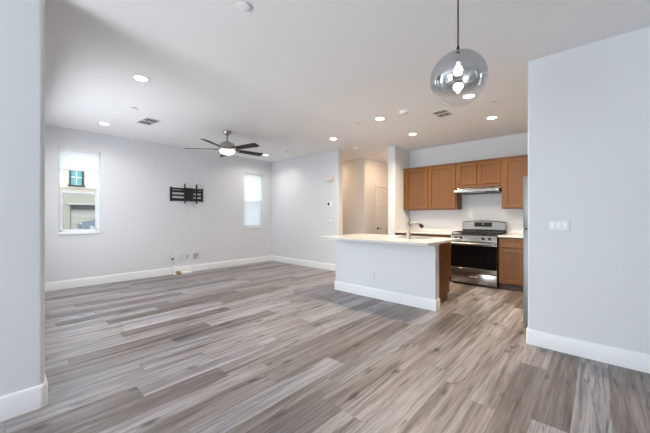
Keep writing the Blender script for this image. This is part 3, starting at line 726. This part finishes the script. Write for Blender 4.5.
for x, y in ((-5.5, 5.75), (-3.9, 8.4), (-3.75, 6.6)):     # hall lamps, out of view behind the walls
    l = bpy.data.lights.new('hall_lamp', 'AREA'); l.shape = 'DISK'; l.size = 0.14; l.energy = 7.5; l.color = (1.0, 0.66, 0.40)
    lo = bpy.data.objects.new('hall_lamp', l); COL.objects.link(lo); lo.location = (x, y, H - 0.012)

# ------------------------------------------------------------------ ceiling vents, sprinklers, detectors
def vent(loc, sx, sy, rot, label):
    x, y, z = loc
    t = thing('ceiling_vent', label, 'air vent', loc, 'ceiling air vents')
    bm = BM(); f = 0.028; hx, hy = sx / 2, sy / 2
    for a, b, c, d in ((-hx, -hx + f, -hy, hy), (hx - f, hx, -hy, hy), (-hx + f, hx - f, -hy, -hy + f), (-hx + f, hx - f, hy - f, hy), (-0.009, 0.009, -hy + f, hy - f)):
        box(bm, x + a, x + b, y + c, y + d, z - 0.008, z, 0.002, 1)
    obj('frame', bm, WHITE, t)
    obj('duct', box(BM(), x - hx + f, x + hx - f, y - hy + f, y + hy - f, z - 0.001, z - 0.0002), VENTD, t)
    for s in (-1, 1):
        bm = BM()
        a0, a1 = (x - hx + f, x - 0.009) if s < 0 else (x + 0.009, x + hx - f)
        n = 4
        for k in range(n):
            yy = y - hy + f + (k + 0.5) * (sy - 2 * f) / n
            extrude_profile(bm, [(yy - 0.007, z - 0.0075), (yy + 0.007, z - 0.0025), (yy + 0.0085, z - 0.004), (yy - 0.0055, z - 0.009)], 'x', a0, a1)
        obj('louvers', bm, WHITE, t)
    t.rotation_euler.z = rot
vent((-5.27, 1.61, H), 0.42, 0.25, 0.12, 'white ceiling air vent beside the small sprinkler cover, over the living room')
vent((-1.68, 4.38, H), 0.33, 0.24, PI / 2, 'white ceiling air vent below the glass globe pendant')
def disc(loc, r, label, cat='sprinkler cover', name='sprinkler_cover', grp='concealed sprinkler covers'):
    x, y, z = loc
    t = thing(name, label, cat, loc, grp)
    obj('neck', lathe(BM(), (x, y, z), [(0, 0), (r * 0.82, 0), (r * 0.82, -0.008), (0, -0.008)]), DARKG, t)
    obj('cover_plate', lathe(BM(), (x, y, z), [(0, -0.008), (r, -0.008), (r, -0.0105), (r * 0.9, -0.012), (0, -0.0125)]), CEIL, t)
disc((-4.77, 1.28, H), 0.045, 'small round sprinkler cover beside the living room ceiling vent')
disc((-1.87, 1.18, H), 0.052, 'small round sprinkler cover at the top edge of the photo')
disc((-2.88, 3.95, H), 0.045, 'small round sprinkler cover beside the ceiling light above the island')
disc((-1.01, 4.43, H), 0.045, 'small round sprinkler cover above the hood, by the kitchen ceiling light')
disc((-4.11, 6.33, H), 0.045, 'small round sprinkler cover on the ceiling over the hall corner')
disc((-5.35, 4.55, H), 0.040, 'small round sprinkler cover between the ceiling fan and the room corner')
def detector(loc, r, label):
    x, y, z = loc
    t = thing('smoke_detector', label, 'smoke detector', loc, 'smoke detectors')
    obj('base', lathe(BM(), (x, y, z), [(0, 0), (r, 0), (r, -0.012), (0, -0.012)]), WHITE, t)
    obj('dome', lathe(BM(), (x, y, z), [(0, -0.012), (r * 0.92, -0.012), (r * 0.86, -0.03), (r * 0.6, -0.038), (r * 0.5, -0.036), (0, -0.036)]), WHITE, t)
    obj('test_button', lathe(BM(), (x + r * 0.1, y, z), [(0, -0.035), (0.012, -0.035), (0.012, -0.040), (0, -0.040)], 16), GREYW, t)
detector((-2.05, 3.94, H), 0.075, 'white round smoke detector near the ceiling vent over the island')
detector((-3.90, 5.29, H), 0.06, 'white round smoke detector at the hall opening')

# ------------------------------------------------------------------ ceiling fan
def ceiling_fan():
    x, y = -4.86, 2.745; zb = 2.45
    t = thing('ceiling_fan', 'five-blade dark ceiling fan with nickel housing and lit glass bowl', 'ceiling fan', (x, y, H))
    obj('canopy', lathe(BM(), (x, y, H), [(0, 0), (0.072, 0), (0.072, -0.012), (0.06, -0.045), (0.032, -0.07), (0, -0.072)]), NICKEL, t)
    obj('downrod', cyl(BM(), (x, y, H - 0.07), (x, y, zb + 0.07), 0.0135), NICKEL, t)
    obj('motor_housing', lathe(BM(), (x, y, zb), [(0, 0.13), (0.02, 0.13), (0.026, 0.10), (0.06, 0.10), (0.115, 0.075), (0.138, 0.05), (0.142, 0.0), (0.140, -0.035), (0.132, -0.047), (0, -0.047)]), NICKEL, t)
    obj('light_bowl', lathe(BM(), (x, y, zb), [(0.136, -0.048), (0.130, -0.066), (0.11, -0.092), (0.07, -0.113), (0, -0.121)]), FANGL, t)
    for k in range(5):
        a = math.radians(13 + 72 * k); u = Vector((math.cos(a), math.sin(a), 0)); v = Vector((-u.y, u.x, 0))
        up = Vector((0, 0, 1)); pitch = math.radians(-13); vv = v * math.cos(pitch) + up * math.sin(pitch); nn = u.cross(vv)
        c = Vector((x, y, zb - 0.025))
        bm = BM(); n = 12; st = []
        for i in range(n + 1):
            s = i / n; r = 0.155 + (0.71 - 0.155) * s
            hw = 0.050 + 0.022 * s
            if i == n: hw *= 0.72
            st.append([bm.verts.new(c + u * r + vv * sg * hw + nn * h) for sg, h in ((-1, -0.004), (1, -0.004), (1, 0.004), (-1, 0.004))])
        for p, q in zip(st, st[1:]):
            for j in range(4): bm.faces.new((p[j], p[(j + 1) % 4], q[(j + 1) % 4], q[j]))
        bm.faces.new(st[0]); bm.faces.new(st[-1][::-1])
        b = obj('blade', bm, BLADE, t)
        ir = BM(); st = []
        for r, hw, h in ((0.12, 0.022, -0.012), (0.17, 0.026, -0.010), (0.225, 0.032, -0.008)):
            st.append([ir.verts.new(c + u * r + vv * sg * hw + nn * (h + dh)) for sg, dh in ((-1, -0.003), (1, -0.003), (1, 0.003), (-1, 0.003))])
        for p, q in zip(st, st[1:]):
            for j in range(4): ir.faces.new((p[j], p[(j + 1) % 4], q[(j + 1) % 4], q[j]))
        ir.faces.new(st[0]); ir.faces.new(st[-1][::-1])
        obj('blade_iron', ir, NICKEL, b)
ceiling_fan()

# ------------------------------------------------------------------ globe pendant
def pendant():
    c = Vector((-0.587, 1.766, 2.022)); r = 0.150
    t = thing('pendant_light', 'mirrored glass globe pendant fading to clear, hanging on a black cord', 'pendant light', tuple(c))
    prof = [(r * math.sin(a), r * math.cos(a)) for a in [math.radians(8 + k * (172 / 40)) for k in range(41)]]
    prof[-1] = (0, -r)
    obj('globe', lathe(BM(), c, prof, 64), GLOBE, t, ang=80)
    obj('cap', lathe(BM(), c, [(0, r + 0.035), (0.006, r + 0.035), (0.009, r + 0.018), (0.022, r + 0.004), (0.024, r - 0.004), (0, r - 0.004)]), BLACKM, t)
    obj('cord', cyl(BM(), (c.x, c.y, c.z + r + 0.03), (c.x, c.y, H - 0.02), 0.0042, seg=10), BLACKM, t)
    obj('ceiling_canopy', lathe(BM(), (c.x, c.y, H), [(0, 0), (0.06, 0), (0.06, -0.022), (0, -0.024)]), BLACKM, t)
    so_ = obj('socket', lathe(BM(), c, [(0, r - 0.004), (0.018, r - 0.004), (0.018, r - 0.055), (0, r - 0.055)]), BLACKM, t)
    obj('bulb', lathe(BM(), c, [(0.010, 0.094), (0.012, 0.075), (0.022, 0.060), (0.026, 0.045), (0.020, 0.027), (0, 0.019)]), BULB, t)
pendant()

# ------------------------------------------------------------------ wall fittings
def tv_mount():
    y0, y1 = 2.455, 3.172; x = XW
    t = thing('tv_mount', 'black metal television wall mount with two upright brackets', 'tv mount', (x, 2.815, 1.71))
    wp = BM()
    for a, b in ((1.568, 1.628), (1.672, 1.708), (1.752, 1.800), (1.815, 1.852)): box(wp, x + 0.002, x + 0.016, y0, y1, a, b, 0.002, 1)
    for a, b in ((y0, y0 + 0.045), (y1 - 0.045, y1)): box(wp, x + 0.001, x + 0.020, a, b, 1.56, 1.862, 0.002, 1)
    obj('wall_plate', wp, BLACKM, t)
    obj('arm_plate', box(box(BM(), x + 0.016, x + 0.06, 2.745, 2.925, 1.575, 1.855, 0.006), x + 0.03, x + 0.075, 2.77, 2.90, 1.66, 1.77, 0.004), BLACKM, t)
    rl = BM(); box(rl, x + 0.060, x + 0.075, 2.66, 3.06, 1.80, 1.835, 0.002, 1); box(rl, x + 0.060, x + 0.075, 2.66, 3.06, 1.59, 1.625, 0.002, 1)
    obj('cross_rail', rl, BLACKM, t)
    for yy in (2.735, 2.992): obj('bracket', box(BM(), x + 0.072, x + 0.098, yy - 0.013, yy + 0.013, 1.512, 1.945, 0.004), BLACKM, t)
tv_mount()
def plate_w(name, label, cat, y, z, wdt, hgt, extra=None, grp=None, m=None):
    """cover plate on the west wall"""
    x = XW
    t = thing(name, label, cat, (x, y, z), grp)
    obj('cover_plate', box(BM(), x, x + 0.007, y - wdt / 2, y + wdt / 2, z - hgt / 2, z + hgt / 2, 0.002, 1), m or GREYW, t)
    if extra == 'duplex':
        for s in (-1, 1):
            r_ = obj('receptacle', box(BM(), x + 0.007, x + 0.009, y - 0.017, y + 0.017, z + s * 0.02 - 0.015, z + s * 0.02 + 0.015, 0.0008, 1), WHITE, t)
            sl_ = BM()
            for q in (-0.007, 0.007): box(sl_, x + 0.009, x + 0.0094, y + q - 0.0015, y + q + 0.0015, z + s * 0.02 - 0.005, z + s * 0.02 + 0.007)
            obj('slots', sl_, BLACKM, r_)
    if extra == 'coax': obj('connector', cyl(BM(), (x + 0.005, y, z + 0.01), (x + 0.028, y, z + 0.01), 0.011), BLACKM, t)
    return t
t = plate_w('wall_outlet', 'wall outlet with a dark plug above the white cable cover', 'outlet', 2.503, 0.345, 0.07, 0.115, 'duplex', 'wall outlets')
plg = thing('plug', 'dark plug in the outlet above the white cable cover', 'plug', (XW, 2.503, 0.325))
obj('plug_body', box(BM(), XW + 0.0096, XW + 0.035, 2.488, 2.518, 0.310, 0.342, 0.004), BLACKM, plg)
obj('cord', tube(BM(), [(XW + 0.03, 2.503, 0.315), (XW + 0.032, 2.51, 0.27), (XW + 0.022, 2.525, 0.22), (XW + 0.018, 2.53, 0.180)], 0.004), CABLE, plg)
plate_w('wall_outlet', 'blank-faced wall outlet beside the plug, above the baseboard', 'outlet', 2.69, 0.345, 0.07, 0.115, 'duplex', 'wall outlets')
plate_w('cable_jack', 'cable wall plate with a dark connector above the baseboard', 'wall plate', 2.82, 0.345, 0.07, 0.115, 'coax')
plate_w('wall_outlet', 'small wall outlet under the television mount', 'outlet', 2.81, 1.465, 0.07, 0.085, 'duplex', 'wall outlets')
plate_w('cable_jack', 'small blank plate under the television mount, beside the outlet', 'wall plate', 2.97, 1.468, 0.07, 0.085, None)
def cable_coil():
    x, y, z = XW, 3.0, 0.335
    t = thing('cable_coil', 'grey cable coiled against the wall plate beside the cable jack', 'cable', (x, y, z))
    obj('cover_plate', box(BM(), x, x + 0.007, y - 0.04, y + 0.04, z - 0.058, z + 0.058, 0.002, 1), GREYW, t)
    pts = []
    for k in range(66):
        a = 2 * PI * k / 24; rr = 0.058 - 0.008 * math.sin(k * 0.7)
        pts.append((x + 0.014 + 0.0005 * k, y + rr * math.cos(a), z + 0.02 + rr * 0.9 * math.sin(a)))
    obj('coil', tube(BM(), pts, 0.0045, 8), CABLE, t)
    obj('connector', cyl(BM(), (x + 0.006, y + 0.01, z + 0.04), (x + 0.04, y + 0.01, z + 0.04), 0.014), CABLE, t)
cable_coil()
def cable_cover():
    x = XW; y0, y1 = 2.502, 2.562
    t = thing('cable_cover', 'white upright cable cover from the floor up the wall', 'cable cover', (x, 2.53, 0))
    obj('channel', box(BM(), x + 0.001, x + 0.03, y0, y1, 0.0, 0.182, 0.004), WHITE, t)
    obj('foot', box(BM(), x + 0.03, x + 0.09, y0 - 0.005, y1 + 0.005, 0.0, 0.018, 0.004), WHITE, t)
cable_cover()
def cable_box():
    t = thing('cable_box', 'small white box lying on the floor by the baseboard', 'cable box', (XW + 0.12, 2.72, 0))
    obj('case', box(BM(), XW + 0.075, XW + 0.185, 2.645, 2.86, 0.0, 0.042, 0.006), WHITE, t)
    obj('lid', box(BM(), XW + 0.080, XW + 0.180, 2.650, 2.855, 0.042, 0.048, 0.002, 1), WHITE, t)
    obj('cord', tube(BM(), [(XW + 0.13, 2.645, 0.02), (XW + 0.12, 2.61, 0.012), (XW + 0.10, 2.585, 0.006), (XW + 0.08, 2.57, 0.005)], 0.0045), BLACKM, t)
    b = obj('wood_block', box(BM(), XW + 0.0165, XW + 0.055, 2.568, 2.66, 0.0, 0.055, 0.003, 1), TAN, None, (XW + 0.03, 2.63, 0))
    tag(b, 'small tan wood block between the baseboard and the white floor box', 'wood block')
cable_box()

def plate_n(name, label, cat, x, z, y, wdt, hgt, kind, grp=None):
    """cover plate on a wall that faces the camera side (-y)"""
    t = thing(name, label, cat, (x, y, z), grp)
    obj('cover_plate', box(BM(), x - wdt / 2, x + wdt / 2, y - 0.007, y, z - hgt / 2, z + hgt / 2, 0.002, 1), GREYW, t)
    if kind == 'duplex':
        for s in (-1, 1):
            r_ = obj('receptacle', box(BM(), x - 0.017, x + 0.017, y - 0.009, y - 0.007, z + s * 0.02 - 0.015, z + s * 0.02 + 0.015, 0.0008, 1), WHITE, t)
            sl_ = BM()
            for q in (-0.007, 0.007): box(sl_, x + q - 0.0015, x + q + 0.0015, y - 0.0094, y - 0.009, z + s * 0.02 - 0.005, z + s * 0.02 + 0.007)
            obj('slots', sl_, BLACKM, r_)
    else:
        for k in range(kind):
            xx = x + (k - (kind - 1) / 2) * 0.046
            bm = BM(); extrude_profile(bm, [(y - 0.007, z - 0.033), (y - 0.014, z - 0.033), (y - 0.0085, z), (y - 0.010, z + 0.033), (y - 0.007, z + 0.033)], 'x', xx - 0.0165, xx + 0.0165)
            obj('rocker', bm, WHITE, t)
    return t
plate_n('light_switch', 'three-gang rocker switch plate on the wall in front of the refrigerator', 'light switch', -0.266, 1.155, YR, 0.165, 0.112, 3, 'light switches')
plate_n('light_switch', 'three-gang rocker switch plate under the thermostat', 'light switch', -4.52, 1.139, YB, 0.165, 0.112, 3, 'light switches')
plate_n('wall_outlet', 'wall outlet low on the wall below the thermostat wall', 'outlet', -5.614, 0.335, YB, 0.07, 0.115, 'duplex', 'wall outlets')['label'] = 'low wall outlet near the room corner, on the wall with the thermostat'
plate_n('wall_outlet', 'wall outlet on the white front of the kitchen island', 'outlet', -2.53, 0.335, 3.85, 0.07, 0.115, 'duplex', 'wall outlets')
plate_n('wall_outlet', 'wall outlet above the worktop, beside the range backguard', 'outlet', -2.60, 1.15, YK, 0.07, 0.115, 'duplex', 'wall outlets')
def plate_e(label, x, y, z):
    t = thing('wall_outlet', label, 'outlet', (x, y, z), 'wall outlets')
    obj('cover_plate', box(BM(), x, x + 0.007, y - 0.035, y + 0.035, z - 0.057, z + 0.057, 0.002, 1), GREYW, t)
    for s in (-1, 1):
        obj('receptacle', box(BM(), x + 0.007, x + 0.009, y - 0.017, y + 0.017, z + s * 0.02 - 0.015, z + s * 0.02 + 0.015, 0.0008, 1), WHITE, t)
plate_e('wall outlet on the narrow end of the island wall, under the countertop', -1.565, 3.905, 0.72)
def thermostat():
    x, z, y = -4.55, 1.518, YB
    t = thing('thermostat', 'white thermostat with a round black face on the wall', 'thermostat', (x, y, z))
    obj('cover_plate', box(BM(), x - 0.075, x + 0.075, y - 0.008, y, z - 0.06, z + 0.06, 0.003), WHITE, t)
    bm = BM(); cyl(bm, (x - 0.015, y - 0.028, z + 0.005), (x - 0.015, y - 0.008, z + 0.005), 0.040, 0.043, 32); obj('dial', bm, WHITE, t)
    bm = BM(); cyl(bm, (x - 0.015, y - 0.030, z + 0.005), (x - 0.015, y - 0.028, z + 0.005), 0.032, 0.032, 32); obj('face', bm, DISPLAY, t)
thermostat()
def chime():
    x, z, y = -4.53, 2.10, YB
    t = thing('door_chime', 'beige door chime box high on the wall above the thermostat', 'door chime', (x, y, z))
    obj('cover', box(BM(), x - 0.10, x + 0.10, y - 0.045, y, z - 0.065, z + 0.065, 0.022, 4), BEIGEP, t)
    obj('base', box(BM(), x - 0.095, x + 0.095, y - 0.012, y - 0.0002, z - 0.075, z - 0.066, 0.002, 1), WHITE, t)
chime()
